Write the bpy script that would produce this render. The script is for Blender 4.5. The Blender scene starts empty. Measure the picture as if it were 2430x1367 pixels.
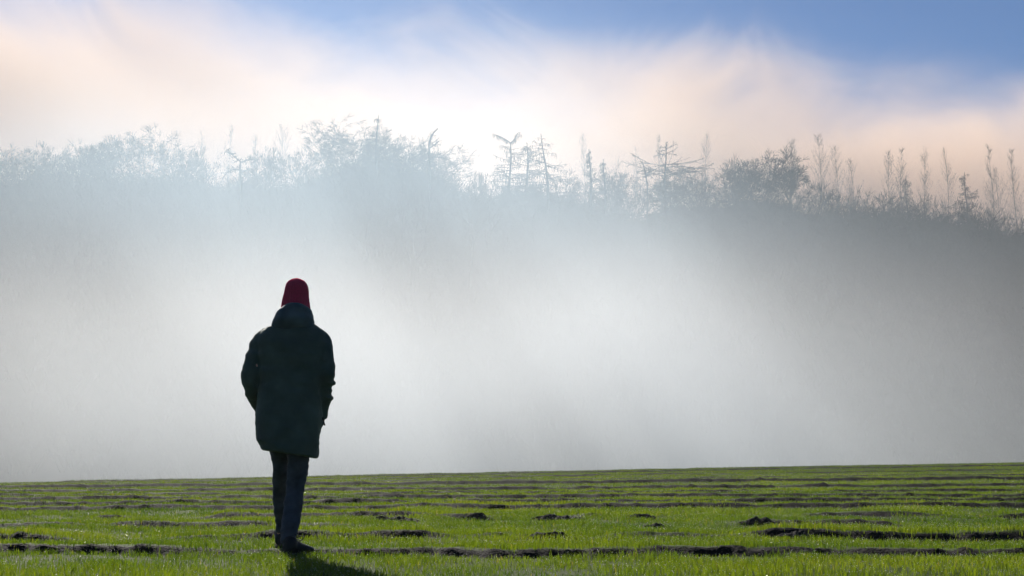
import bpy, bmesh, math, random
import numpy as np
from mathutils import Vector, Matrix

# ------------------------------------------------------------------ camera, sky, sun, exposure
scene = bpy.context.scene
C = scene.collection
PW, PH = 2430.0, 1367.0
LENS = 50.0
FPX = PW * LENS / 36.0
PITCH = math.radians(7.2)
CAM = (0.0, 0.0, 0.6)
cam_data = bpy.data.cameras.new("camera")
cam = bpy.data.objects.new("camera", cam_data)
C.objects.link(cam)
cam.location = CAM
cam.rotation_euler = (math.radians(90) + PITCH, 0, 0)
cam_data.lens = LENS
cam_data.sensor_width = 36.0
cam_data.clip_start = 0.05
cam_data.clip_end = 5000
scene.camera = cam

SUN_AZ = math.radians(-17.5)      # left of the view direction (+Y)
SUN_EL = math.radians(29)
world = bpy.data.worlds.new("World")
scene.world = world
world.use_nodes = True
wn = world.node_tree
wn.nodes.clear()
wo = wn.nodes.new("ShaderNodeOutputWorld")
wb = wn.nodes.new("ShaderNodeBackground")
sk = wn.nodes.new("ShaderNodeTexSky")
sk.sky_type = 'NISHITA'
sk.sun_disc = False
sk.sun_elevation = SUN_EL
sk.sun_rotation = SUN_AZ
sk.altitude = 300
sk.air_density = 1.0
sk.dust_density = 0.3
sk.ozone_density = 9.0
wb.inputs["Strength"].default_value = 0.05
wn.links.new(sk.outputs[0], wb.inputs[0])
wn.links.new(wb.outputs[0], wo.inputs[0])

sl = bpy.data.lights.new("sun", 'SUN')
sl.energy = 5.0
sl.angle = math.radians(0.5)
sl.color = (1.0, 0.935, 0.86)
sun = bpy.data.objects.new("sun", sl)
C.objects.link(sun)
sdir = Vector((math.sin(SUN_AZ) * math.cos(SUN_EL), math.cos(SUN_AZ) * math.cos(SUN_EL), math.sin(SUN_EL)))
sun.rotation_euler = sdir.to_track_quat('Z', 'Y').to_euler()
sun.location = sdir * 50

scene.view_settings.view_transform = 'Standard'
scene.view_settings.look = 'None'
scene.view_settings.exposure = 0.5
scene.view_settings.gamma = 1.0
scene.cycles.volume_bounces = 6
scene.cycles.max_bounces = 10
scene.cycles.transparent_max_bounces = 8
scene.cycles.volume_step_rate = 1.0
scene.cycles.volume_max_steps = 256
scene.cycles.use_denoising = True
scene.cycles.sample_clamp_indirect = 6.0

# ------------------------------------------------------------------ pixel helpers
cp, sp = math.cos(PITCH), math.sin(PITCH)


def ray(px, py):
    u, v = (px - PW / 2) / FPX, (PH / 2 - py) / FPX
    return np.array([u, cp - v * sp, sp + v * cp])


def at(px, py, Y):
    d = ray(px, py)
    t = Y / d[1]
    return Vector((CAM[0] + d[0] * t, CAM[1] + d[1] * t, CAM[2] + d[2] * t))


# ------------------------------------------------------------------ noise
_lat = {}


def vnoise(x, y, seed=0):
    if seed not in _lat:
        _lat[seed] = np.random.default_rng(1000 + seed).random((256, 256))
    L = _lat[seed]
    x = np.asarray(x, float)
    y = np.asarray(y, float)
    xi, yi = np.floor(x).astype(int), np.floor(y).astype(int)
    fx, fy = x - xi, y - yi
    fx = fx * fx * (3 - 2 * fx)
    fy = fy * fy * (3 - 2 * fy)
    a = L[xi % 256, yi % 256]
    b = L[(xi + 1) % 256, yi % 256]
    c = L[xi % 256, (yi + 1) % 256]
    d = L[(xi + 1) % 256, (yi + 1) % 256]
    return (a * (1 - fx) + b * fx) * (1 - fy) + (c * (1 - fx) + d * fx) * fy


def fbm(x, y, seed=0, o=3):
    s, a, t = 0, 0.5, 0
    for k in range(o):
        s = s + a * vnoise(x * 2 ** k, y * 2 ** k, seed + k)
        t += a
        a *= 0.5
    return s / t


def sstep(a, b, x):
    t = np.clip((x - a) / (b - a), 0, 1)
    return t * t * (3 - 2 * t)


# ------------------------------------------------------------------ terrain
RIDGE_Y = 165.0
line_px = [-700, 0, 120, 250, 330, 450, 520, 600, 700, 780, 850, 950, 1050, 1100, 1180, 1250, 1330, 1400, 1480, 1540, 1600, 1680, 1780, 1880, 2000, 2100, 2200, 2300, 2430, 3100]
line_py = [390, 368, 356, 362, 350, 380, 405, 385, 372, 348, 335, 348, 372, 418, 408, 392, 410, 406, 440, 430, 408, 415, 400, 430, 440, 455, 465, 480, 500, 560]
ridge_x = [at(a, b, RIDGE_Y).x for a, b in zip(line_px, line_py)]
ridge_z = [at(a, b, RIDGE_Y).z - 7.5 for a, b in zip(line_px, line_py)]


def base_z(x, y):
    x = np.asarray(x, float)
    y = np.asarray(y, float)
    s = np.clip((y - 8) / 62, 0, 1) ** 1.25
    z = s * (0.40 + 0.0215 * np.clip(x, -70, 70) - 0.00012 * np.clip(x, -70, 70) ** 2)
    z = z - 0.0035 * np.clip(y - 67, 0, 33) ** 2 - 0.06 * np.clip(y - 100, 0, 10)
    R = np.interp(x, ridge_x, ridge_z)
    h = sstep(106, RIDGE_Y, y)
    z = z * (1 - h) + R * h
    z = z + h * (fbm(x / 14, y / 14, 40) - 0.5) * 3
    return z


def hit(px, py):
    d = ray(px, py)
    t = 4.0
    while t < 120:
        p = d * t
        if CAM[2] + p[2] <= float(base_z(p[0], p[1])):
            return p[0], p[1]
        t += 0.02
    return p[0], p[1]


# (image row at mid frame, step height, how broken the step is along its length)
row_spec = [(1318, .062, .02), (1282, .085, .42), (1250, .07, .50), (1229, .07, .34), (1210, .08, .05), (1197, .085, .02),
            (1184, .08, .05), (1173, .07, .2), (1163, .09, .05), (1149, .11, .0), (1140, .05, .25), (1132, .06, .15), (1125, .07, .05), (1118, .06, .2)]
rows = []
for k, (py, a, br) in enumerate(row_spec):
    rows.append((hit(1215, py)[1], a, br, k))


def furrow(x, y):
    """step height added to the ground, and how bare the soil is there"""
    x = np.asarray(x, float)
    y = np.asarray(y, float)
    dz = np.zeros_like(y)
    bare = np.zeros_like(y)
    for (Y, a, br, k) in rows:
        w = Y + (vnoise(x * 0.35 + 7 * k, 0 * x + k, 3) - 0.5) * 0.16 * (0.6 + Y / 40) + (vnoise(x * 1.9 + 5 * k, 0 * x + k, 4) - 0.5) * 0.09 + (vnoise(x * 7 + k, 0 * x, 5) - 0.5) * 0.07
        m = sstep(br - 0.12, br + 0.22, vnoise(x * 0.55 + 13.7 * k, 0 * x + 3.1 * k, 6) * 0.75 + 0.25 * vnoise(x * 2.2, 0 * x + k, 7))
        hgt = a * (0.7 + 0.2 * vnoise(x * 1.4 + 3 * k, 0 * x + k, 8) + 0.4 * (fbm(x * 8 + 3 * k, 0 * x + k, 9, 3) - 0.3)) * m
        wid = 0.12 + 0.08 * (Y / 30)
        t = y - w
        face = sstep(-wid, 0.02, t)
        decay = 1 - sstep(0.0, 0.9 + Y * 0.03, t)
        dz = dz + hgt * face * decay
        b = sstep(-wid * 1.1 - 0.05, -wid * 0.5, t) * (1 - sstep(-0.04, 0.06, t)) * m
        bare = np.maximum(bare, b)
    return dz, bare


def ground_z(x, y, detail=True):
    z = base_z(x, y)
    dz, bare = furrow(x, y)
    z = z + dz
    if detail:
        near = 1 - sstep(60, 90, np.asarray(y, float))
        z = z + near * ((fbm(np.asarray(x) * 0.9, np.asarray(y) * 0.6, 11, 2) - 0.5) * 0.07 + (fbm(np.asarray(x) * 9, np.asarray(y) * 9, 14, 3) - 0.5) * 0.03 * (0.4 + 2.4 * bare))
    return z, bare


# ------------------------------------------------------------------ material helpers
def new_mat(name):
    m = bpy.data.materials.new(name)
    m.use_nodes = True
    m.node_tree.nodes.clear()
    return m, m.node_tree


def principled(name, col, rough=0.8, var=0.3, scale=8.0, bump=0.0, bump_scale=60.0, spec=0.3, sheen=0.0):
    m, t = new_mat(name)
    N, L = t.nodes, t.links
    out = N.new("ShaderNodeOutputMaterial")
    b = N.new("ShaderNodeBsdfPrincipled")
    L.new(b.outputs[0], out.inputs[0])
    tc = N.new("ShaderNodeTexCoord")
    nz = N.new("ShaderNodeTexNoise")
    nz.inputs["Scale"].default_value = scale
    nz.inputs["Detail"].default_value = 5
    L.new(tc.outputs["Object"], nz.inputs["Vector"])
    cr = N.new("ShaderNodeValToRGB")
    cr.color_ramp.elements[0].position = 0.3
    cr.color_ramp.elements[1].position = 0.7
    cr.color_ramp.elements[0].color = (*[c * (1 - var) for c in col], 1)
    cr.color_ramp.elements[1].color = (*[c * (1 + var) for c in col], 1)
    L.new(nz.outputs["Fac"], cr.inputs[0])
    L.new(cr.outputs[0], b.inputs["Base Color"])
    b.inputs["Roughness"].default_value = rough
    b.inputs["Specular IOR Level"].default_value = spec
    if sheen:
        b.inputs["Sheen Weight"].default_value = sheen
        b.inputs["Sheen Roughness"].default_value = 0.4
        b.inputs["Sheen Tint"].default_value = (*[min(1, c * 4 + .05) for c in col], 1)
    if bump:
        n2 = N.new("ShaderNodeTexNoise")
        n2.inputs["Scale"].default_value = bump_scale
        n2.inputs["Detail"].default_value = 4
        L.new(tc.outputs["Object"], n2.inputs["Vector"])
        bp = N.new("ShaderNodeBump")
        bp.inputs["Strength"].default_value = bump
        bp.inputs["Distance"].default_value = 0.01
        L.new(n2.outputs["Fac"], bp.inputs["Height"])
        L.new(bp.outputs[0], b.inputs["Normal"])
    return m


def tag(o, label=None, cat=None, group=None, kind=None):
    if label:
        o["label"] = label
    if cat:
        o["category"] = cat
    if group:
        o["group"] = group
    if kind:
        o["kind"] = kind
    return o


def mesh_np(name, verts, faces, mat, parent=None, smooth=False, loc=(0, 0, 0)):
    """verts (n,3); faces: list of int arrays (m,k)"""
    me = bpy.data.meshes.new(name)
    v = np.asarray(verts, np.float32)
    me.vertices.add(len(v))
    me.vertices.foreach_set("co", v.ravel())
    tot = sum(f.size for f in faces)
    nf = sum(len(f) for f in faces)
    me.loops.add(tot)
    me.polygons.add(nf)
    me.loops.foreach_set("vertex_index", np.concatenate([f.ravel() for f in faces]).astype(np.int32))
    counts = np.concatenate([np.full(len(f), f.shape[1]) for f in faces])
    starts = np.concatenate([[0], np.cumsum(counts)[:-1]]).astype(np.int32)
    me.polygons.foreach_set("loop_start", starts)
    me.polygons.foreach_set("use_smooth", np.full(nf, smooth))
    me.update(calc_edges=True)
    me.validate()
    me.materials.append(mat)
    o = bpy.data.objects.new(name, me)
    C.objects.link(o)
    o.location = loc
    if parent:
        o.parent = parent
    return o


def point_attr(o, name, vals):
    a = o.data.attributes.new(name, 'FLOAT', 'POINT')
    a.data.foreach_set("value", np.asarray(vals, np.float32))


# ------------------------------------------------------------------ ground materials
def field_material():
    m, t = new_mat("field_soil_and_sward")
    N, L = t.nodes, t.links
    out = N.new("ShaderNodeOutputMaterial")
    b = N.new("ShaderNodeBsdfPrincipled")
    L.new(b.outputs[0], out.inputs[0])
    b.inputs["Roughness"].default_value = 0.9
    b.inputs["Specular IOR Level"].default_value = 0.08
    at_ = N.new("ShaderNodeAttribute")
    at_.attribute_name = "bare"
    tc = N.new("ShaderNodeTexCoord")
    n1 = N.new("ShaderNodeTexNoise")
    n1.inputs["Scale"].default_value = 9
    n1.inputs["Detail"].default_value = 6
    L.new(tc.outputs["Object"], n1.inputs["Vector"])
    s = N.new("ShaderNodeValToRGB")
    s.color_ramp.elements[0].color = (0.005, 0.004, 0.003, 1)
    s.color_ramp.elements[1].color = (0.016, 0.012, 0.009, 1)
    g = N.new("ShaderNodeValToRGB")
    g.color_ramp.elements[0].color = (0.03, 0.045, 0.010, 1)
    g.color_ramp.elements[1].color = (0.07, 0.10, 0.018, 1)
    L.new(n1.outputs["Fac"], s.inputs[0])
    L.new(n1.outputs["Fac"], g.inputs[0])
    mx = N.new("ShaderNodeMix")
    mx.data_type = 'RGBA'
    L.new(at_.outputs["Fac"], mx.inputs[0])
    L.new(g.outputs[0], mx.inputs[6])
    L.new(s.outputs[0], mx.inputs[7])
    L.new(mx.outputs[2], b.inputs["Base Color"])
    n2 = N.new("ShaderNodeTexNoise")
    n2.inputs["Scale"].default_value = 40
    n2.inputs["Detail"].default_value = 5
    L.new(tc.outputs["Object"], n2.inputs["Vector"])
    bp = N.new("ShaderNodeBump")
    bp.inputs["Strength"].default_value = 0.7
    bp.inputs["Distance"].default_value = 0.03
    L.new(n2.outputs["Fac"], bp.inputs["Height"])
    L.new(bp.outputs[0], b.inputs["Normal"])
    return m


def grid_sheet(name, ys, us, widthf, mat, want_bare):
    Y, U = np.meshgrid(ys, us, indexing='ij')
    X = U * widthf(Y)
    if want_bare:
        Z, bare = ground_z(X, Y)
    else:
        Z = base_z(X, Y)
        bare = None
    V = np.stack([X, Y, Z], -1).reshape(-1, 3)
    ny, nu = Y.shape
    idx = np.arange(ny * nu).reshape(ny, nu)
    F = np.stack([idx[:-1, :-1], idx[:-1, 1:], idx[1:, 1:], idx[1:, :-1]], -1).reshape(-1, 4)
    o = mesh_np(name, V, [F], mat, smooth=True)
    if bare is not None:
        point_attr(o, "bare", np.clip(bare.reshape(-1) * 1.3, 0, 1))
    return o


ys = [-30, -18, -8, -2, 2, 5, 6.5]
y = 7.2
while y < 78:
    ys.append(y)
    y += 0.0028 * y + 0.004
ys += [79, 81, 84, 88, 92, 96, 100]
us = np.concatenate([[-3.2, -2.3, -1.6], np.linspace(-1.25, 1.25, 330), [1.6, 2.3, 3.2]])
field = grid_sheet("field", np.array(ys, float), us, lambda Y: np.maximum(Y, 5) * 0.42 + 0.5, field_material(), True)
tag(field, "gently rising young grass field with dark soil furrows running across it", "field", kind="structure")

hill_mat = principled("leaf_litter_slope", (0.055, 0.042, 0.030), 0.95, 0.4, 0.6)
hill_ys = np.linspace(100, 212, 80)
hill = grid_sheet("hill", hill_ys, np.linspace(-1.55, 1.55, 130), lambda Y: np.maximum(Y, 5) * 0.42 + 0.5, hill_mat, False)
tag(hill, "wooded slope rising behind the fog beyond the field", "hill", kind="structure")


# ------------------------------------------------------------------ grass
def grass_material():
    m, t = new_mat("dewy_grass_blades")
    N, L = t.nodes, t.links
    out = N.new("ShaderNodeOutputMaterial")
    a = N.new("ShaderNodeAttribute")
    a.attribute_name = "tint"
    cr = N.new("ShaderNodeValToRGB")
    e = cr.color_ramp.elements
    e[0].position, e[0].color = 0.0, (0.026, 0.060, 0.006, 1)
    e[1].position, e[1].color = 1.0, (0.16, 0.15, 0.04, 1)
    k = e.new(0.55)
    k.color = (0.072, 0.115, 0.008, 1)
    k = e.new(0.93)
    k.color = (0.115, 0.155, 0.011, 1)
    L.new(a.outputs["Fac"], cr.inputs[0])
    d = N.new("ShaderNodeBsdfDiffuse")
    tr = N.new("ShaderNodeBsdfTranslucent")
    L.new(cr.outputs[0], d.inputs[0])
    mul = N.new("ShaderNodeMix")
    mul.data_type = 'RGBA'
    mul.blend_type = 'MULTIPLY'
    mul.inputs[0].default_value = 1
    mul.inputs[7].default_value = (1.9, 1.75, 0.8, 1)
    mul.clamp_result = False
    L.new(cr.outputs[0], mul.inputs[6])
    L.new(mul.outputs[2], tr.inputs[0])
    mx = N.new("ShaderNodeMixShader")
    mx.inputs[0].default_value = 0.6
    L.new(d.outputs[0], mx.inputs[1])
    L.new(tr.outputs[0], mx.inputs[2])
    gl = N.new("ShaderNodeBsdfGlossy")
    gl.inputs["Roughness"].default_value = 0.45
    gl.inputs[0].default_value = (0.9, 0.9, 0.9, 1)
    fr = N.new("ShaderNodeFresnel")
    fr.inputs[0].default_value = 1.3
    m2 = N.new("ShaderNodeMixShader")
    m2.inputs[0].default_value = 0.02
    L.new(mx.outputs[0], m2.inputs[1])
    L.new(gl.outputs[0], m2.inputs[2])
    L.new(m2.outputs[0], out.inputs[0])
    return m


rng = np.random.default_rng(5)


def scatter(n, y0, y1, pw):
    u = rng.random(n)
    yy = (y0 ** (1 - pw) + u * (y1 ** (1 - pw) - y0 ** (1 - pw))) ** (1 / (1 - pw)) if pw != 1 else y0 * (y1 / y0) ** u
    xx = (rng.random(n) * 2 - 1) * (yy * 0.40 + 0.6)
    return xx, yy


gx1, gy1 = scatter(480000, 7.6, 30, 0.8)
gx2, gy2 = scatter(330000, 26, 80, 0.5)
gx, gy = np.concatenate([gx1, gx2]), np.concatenate([gy1, gy2])
gz, gbare = ground_z(gx, gy)
patch = fbm(gx * 0.8, gy * 0.5, 21, 3)
fine = fbm(gx * 3.2, gy * 2.5, 25, 2)
keep = rng.random(len(gx)) < np.clip((1.05 - gbare * 1.0), 0.15, 1) * np.clip(0.5 + (gy - 7.5) * 0.11, 0.5, 1) * np.clip(0.1 + 2.4 * (patch * 0.45 + fine * 0.55 - 0.25), 0.12, 1)
gx, gy, gz, gbare, patch, fine = [a[keep] for a in (gx, gy, gz, gbare, patch, fine)]
n = len(gx)
dist = np.maximum(gy, 8)
hgt = (0.018 + 0.026 * rng.random(n) ** 1.3) * (0.35 + 1.3 * fine) * (0.75 + 0.7 * patch)
tall = rng.random(n) < 0.006
hgt = np.where(tall, hgt * 1.8, hgt)
wid = (0.0014 + 0.0016 * rng.random(n)) * (dist / 9) ** 0.75
ang = rng.random(n) * 2 * np.pi
ca, sa = np.cos(ang), np.sin(ang)
lean = hgt * (0.15 + 0.75 * rng.random(n) ** 2)
la = rng.random(n) * 2 * np.pi
lx, ly = np.cos(la) * lean, np.sin(la) * lean
V = np.empty((n, 5, 3))
V[:, 0] = np.stack([gx - ca * wid, gy - sa * wid, gz - 0.01], -1)
V[:, 1] = np.stack([gx + ca * wid, gy + sa * wid, gz - 0.01], -1)
V[:, 2] = np.stack([gx + ca * wid * .8 + lx * .3, gy + sa * wid * .8 + ly * .3, gz + hgt * .6], -1)
V[:, 3] = np.stack([gx - ca * wid * .8 + lx * .3, gy - sa * wid * .8 + ly * .3, gz + hgt * .6], -1)
V[:, 4] = np.stack([gx + lx, gy + ly, gz + hgt * (1 - .25 * (lean / hgt) ** 2)], -1)
b5 = (np.arange(n) * 5)[:, None]
Q = b5 + np.array([[0, 1, 2, 3]])
T = b5 + np.array([[3, 2, 4]])
grass = mesh_np("grass", V.reshape(-1, 3), [Q, T], grass_material(), smooth=True)
tint = np.clip((patch - .5) * 0.7 + (fbm(gx * 0.25, gy * 0.9, 33, 2) - .5) * 0.5 + .45 + (rng.random(n) - .5) * 0.55, 0, 0.95)
tint = np.where(rng.random(n) < 0.012, 1.0, tint)
point_attr(grass, "tint", np.repeat(tint, 5))
tag(grass, "short bright green dewy grass covering the field", "grass", kind="stuff")

# dew: small round drops at blade tips
mm, t = new_mat("dew_water")
N, L = t.nodes, t.links
out = N.new("ShaderNodeOutputMaterial")
g1 = N.new("ShaderNodeBsdfGlossy")
g1.inputs["Roughness"].default_value = 0.36
g1.inputs[0].default_value = (0.95, 0.95, 0.95, 1)
tp = N.new("ShaderNodeBsdfTransparent")
fr = N.new("ShaderNodeFresnel")
fr.inputs[0].default_value = 1.33
ms = N.new("ShaderNodeMixShader")
L.new(fr.outputs[0], ms.inputs[0])
L.new(tp.outputs[0], ms.inputs[1])
L.new(g1.outputs[0], ms.inputs[2])
L.new(ms.outputs[0], out.inputs[0])
bm = bmesh.new()
bmesh.ops.create_icosphere(bm, subdivisions=1, radius=1)
iv = np.array([v.co[:] for v in bm.verts])
if_ = np.array([[v.index for v in f.verts] for f in bm.faces])
bm.free()
near = np.where((gy < 48))[0]
pick = rng.choice(near, 85000, replace=False)
tips = V[pick, 4]
rad = (0.0011 + 0.0012 * rng.random(len(pick)) ** 2) * (np.maximum(gy[pick], 9) / 9) ** 0.6
rot = rng.normal(size=(len(pick), 3, 3))
rot = np.linalg.qr(rot)[0]
DV = (tips[:, None, :] + np.einsum('nij,kj->nki', rot, iv) * rad[:, None, None]).reshape(-1, 3)
DF = ((np.arange(len(pick)) * len(iv))[:, None, None] + if_[None]).reshape(-1, 3)
dew = mesh_np("dew", DV, [DF], mm, smooth=False)
tag(dew, "glinting dew drops beading the grass blades", "dew", kind="stuff")

# ------------------------------------------------------------------ soil mounds
soil_mat = principled("dark_crumbly_soil", (0.016, 0.012, 0.009), 0.95, 0.5, 25, 0.9, 60)


def soil_mound(px, py, wpx, hpx, seed, label):
    x0, y0 = hit(px, py)
    s = y0 / FPX
    W, H = wpx * s * 0.62, hpx * s * 1.1
    D = W * 0.45
    nu, nr = 64, 18
    vs, r2 = [], np.linspace(0, 1, nr)
    A = np.linspace(0, 2 * np.pi, nu, endpoint=False)
    R, AA = np.meshgrid(r2, A, indexing='ij')
    lx = np.cos(AA) * R * W * (0.85 + 0.3 * vnoise(np.cos(AA) * 2 + seed, np.sin(AA) * 2, 60))
    ly = np.sin(AA) * R * D * (0.85 + 0.3 * vnoise(np.cos(AA) * 2, np.sin(AA) * 2 + seed, 61))
    prof = np.clip(1 - R ** 2, 0, 1) ** 1.2
    n1 = fbm(lx / W * 2.5 + seed * 3.3, ly / W * 3 + seed, 62, 3)
    n2 = fbm(lx * 28 + seed, ly * 28, 66, 2)
    lz = H * prof * (0.45 + 0.9 * n1) + (n2 - 0.5) * 0.035 * (prof > 0) * np.minimum(1, prof * 4)
    gzz, _ = ground_z(x0 + lx, y0 + ly)
    g0 = float(ground_z(np.array([x0]), np.array([y0]))[0][0])
    lz = lz + gzz - g0 - 0.03 * (R > 0.97)
    V = np.stack([lx, ly, lz], -1).reshape(-1, 3)
    idx = np.arange(nr * nu).reshape(nr, nu)
    F = np.stack([idx[:-1], np.roll(idx, -1, 1)[:-1], np.roll(idx, -1, 1)[1:], idx[1:]], -1).reshape(-1, 4)[:, ::-1]
    o = mesh_np("soil_mound", V, [F], soil_mat, smooth=False, loc=(x0, y0, g0))
    return tag(o, label, "soil mound", "dark soil mounds thrown up in the grass")


soil_mound(938, 1240, 120, 13, 1, "broad low dark soil mound just right of the walking person's legs")
soil_mound(1135, 1236, 90, 13, 2, "dark soil mound second to the right of the walking person")
soil_mound(1322, 1236, 120, 17, 3, "tallest rounded dark soil mound in the middle of the field")
soil_mound(1522, 1234, 70, 15, 4, "small dark soil mound right of the tallest rounded one")
soil_mound(1305, 1288, 110, 20, 5, "lumpy dark soil mound at the near end of a long furrow")
soil_mound(1885, 1284, 90, 18, 6, "pointed dark soil mound on the shaded right part of the field")
soil_mound(1560, 1256, 60, 9, 7, "flat thin patch of turned soil beside a short furrow")
soil_mound(1795, 1250, 70, 10, 8, "small low soil mound standing between the two right hand furrows")
soil_mound(720, 1272, 30, 11, 9, "little soil clod beside the walking person's near boot")

# ------------------------------------------------------------------ the person
PY0 = hit(694, 1324)[1]
PX0 = at(694, 1324, PY0).x
PZ0 = float(ground_z(np.array([PX0]), np.array([PY0]))[0][0])
ORG = Vector((PX0, PY0, PZ0))
S = PY0 / FPX


def P(px, py, dy=0.0):
    return at(px, py, PY0 + dy) - ORG


def tube_np(pts, radii, ns=24, ry=None, cap=True):
    """loft along a path; radii in metres (ry: second radius, along local depth)"""
    pts = [Vector(p) for p in pts]
    V = []
    ref = Vector((0, 1, 0))
    n = len(pts)
    for i, p in enumerate(pts):
        d = (pts[min(i + 1, n - 1)] - pts[max(i - 1, 0)]).normalized()
        a = ref.cross(d)
        if a.length < 1e-3:
            a = Vector((1, 0, 0)).cross(d)
        a.normalize()
        b = d.cross(a).normalized()
        rx = radii[i]
        rb = rx if ry is None else ry[i]
        for k in range(ns):
            th = 2 * math.pi * k / ns
            V.append(p + a * (rx * math.cos(th)) + b * (rb * math.sin(th)))
    F = []
    for i in range(n - 1):
        for k in range(ns):
            k2 = (k + 1) % ns
            F.append([i * ns + k, i * ns + k2, (i + 1) * ns + k2, (i + 1) * ns + k])
    caps = []
    if cap:
        caps = [list(range(ns))[::-1], [(n - 1) * ns + k for k in range(ns)]]
    return V, F + caps


def smooth_path(pts, rad, sub=5, ry=None):
    """Catmull-Rom through points with radii"""
    P_, R_, Q_ = [], [], []
    n = len(pts)
    for i in range(n - 1):
        i0, i3 = max(i - 1, 0), min(i + 2, n - 1)
        for k in range(sub):
            t = k / sub
            c = [(-t ** 3 + 2 * t ** 2 - t) / 2, (3 * t ** 3 - 5 * t ** 2 + 2) / 2, (-3 * t ** 3 + 4 * t ** 2 + t) / 2, (t ** 3 - t ** 2) / 2]
            ids = [i0, i, i + 1, i3]
            P_.append(sum((Vector(pts[j]) * w for j, w in zip(ids, c)), Vector()))
            R_.append(sum(rad[j] * w for j, w in zip(ids, c)))
            if ry:
                Q_.append(sum(ry[j] * w for j, w in zip(ids, c)))
    P_.append(Vector(pts[-1]))
    R_.append(rad[-1])
    if ry:
        Q_.append(ry[-1])
    return P_, R_, (Q_ if ry else None)


class Soup:
    def __init__(self):
        self.v, self.f = [], []

    def add(self, vf):
        o = len(self.v)
        self.v += [tuple(a) for a in vf[0]]
        self.f += [[i + o for i in f] for f in vf[1]]

    def tube(self, pts, rad, ry=None, ns=24, sub=5):
        self.add(tube_np(*(lambda a: (a[0], a[1], ns, a[2]))(smooth_path(pts, rad, sub, ry))))

    def ball(self, c, r, ns=20):
        rx, ry_, rz = (r, r, r) if not hasattr(r, '__len__') else r
        bm = bmesh.new()
        bmesh.ops.create_uvsphere(bm, u_segments=ns, v_segments=ns // 2, radius=1)
        vs = [(c[0] + v.co.x * rx, c[1] + v.co.y * ry_, c[2] + v.co.z * rz) for v in bm.verts]
        fs = [[v.index for v in f.verts] for f in bm.faces]
        bm.free()
        self.add((vs, fs))

    def loft(self, rings):
        """rings: list of lists of points, same length, capped"""
        o = len(self.v)
        ns = len(rings[0])
        for r in rings:
            self.v += [tuple(p) for p in r]
        for i in range(len(rings) - 1):
            for k in range(ns):
                k2 = (k + 1) % ns
                self.f.append([o + i * ns + k, o + i * ns + k2, o + (i + 1) * ns + k2, o + (i + 1) * ns + k])
        self.f.append([o + k for k in range(ns)][::-1])
        self.f.append([o + (len(rings) - 1) * ns + k for k in range(ns)])

    def build(self, name, mat, parent=None, voxel=None, smooth_it=0, disp=None):
        me = bpy.data.meshes.new(name)
        me.from_pydata(self.v, [], self.f)
        bm = bmesh.new()
        bm.from_mesh(me)
        bmesh.ops.recalc_face_normals(bm, faces=bm.faces)
        bm.to_mesh(me)
        bm.free()
        o = bpy.data.objects.new(name, me)
        C.objects.link(o)
        if voxel:
            rm = o.modifiers.new("r", 'REMESH')
            rm.mode = 'VOXEL'
            rm.voxel_size = voxel
            if smooth_it:
                s = o.modifiers.new("s", 'SMOOTH')
                s.iterations = smooth_it
                s.factor = 0.5
            dg = bpy.context.evaluated_depsgraph_get()
            me2 = bpy.data.meshes.new_from_object(o.evaluated_get(dg))
            o.modifiers.clear()
            o.data = me2
            me2.name = name
            me = me2
        if disp:
            me.update()
            co = np.empty(len(me.vertices) * 3, np.float32)
            no = np.empty(len(me.vertices) * 3, np.float32)
            me.vertices.foreach_get("co", co)
            me.vertices.foreach_get("normal", no)
            co, no = co.reshape(-1, 3), no.reshape(-1, 3)
            co = co + no * disp(co)[:, None]
            me.vertices.foreach_set("co", co.astype(np.float32).ravel())
        me.materials.clear()
        me.materials.append(mat)
        for p in me.polygons:
            p.use_smooth = True
        me.update()
        if parent:
            o.parent = parent
        return o


skin_mat = principled("skin", (0.45, 0.27, 0.2), 0.55, 0.1, 20)
coat_mat = principled("dark_green_coat_cloth", (0.048, 0.069, 0.056), 0.75, 0.3, 6, 0.45, 45, spec=0.3, sheen=0.3)
hood_mat = principled("dark_teal_hood_cloth", (0.052, 0.076, 0.086), 0.75, 0.3, 8, 0.45, 45, spec=0.3, sheen=0.3)
jean_mat = principled("dark_blue_denim", (0.048, 0.056, 0.074), 0.85, 0.35, 14, 0.4, 120, spec=0.2, sheen=0.2)
boot_mat = principled("black_boot_leather", (0.008, 0.008, 0.009), 0.55, 0.3, 20, 0.3, 60)
sole_mat = principled("black_rubber_sole", (0.012, 0.012, 0.012), 0.8, 0.2, 20)
lace_mat = principled("dark_lace_cord", (0.02, 0.02, 0.022), 0.8, 0.2, 20)
hair_mat = principled("pale_brown_hair", (0.22, 0.15, 0.09), 0.6, 0.3, 60, 0.4, 200)
tip_mat = principled("pale_hat_label_cloth", (0.5, 0.52, 0.56), 0.8, 0.1, 20)

# hat: red ribbed knit
hat_mat, t = new_mat("red_ribbed_knit")
N, L = t.nodes, t.links
out = N.new("ShaderNodeOutputMaterial")
b = N.new("ShaderNodeBsdfPrincipled")
L.new(b.outputs[0], out.inputs[0])
tc = N.new("ShaderNodeTexCoord")
nz = N.new("ShaderNodeTexNoise")
nz.inputs["Scale"].default_value = 90
L.new(tc.outputs["Object"], nz.inputs["Vector"])
cr = N.new("ShaderNodeValToRGB")
cr.color_ramp.elements[0].color = (0.30, 0.02, 0.045, 1)
cr.color_ramp.elements[1].color = (0.56, 0.035, 0.085, 1)
L.new(nz.outputs["Fac"], cr.inputs[0])
L.new(cr.outputs[0], b.inputs["Base Color"])
b.inputs["Roughness"].default_value = 0.95
b.inputs["Sheen Weight"].default_value = 1.0
b.inputs["Sheen Roughness"].default_value = 0.3
b.inputs["Sheen Tint"].default_value = (0.9, 0.06, 0.16, 1)
wv = N.new("ShaderNodeTexWave")
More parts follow.
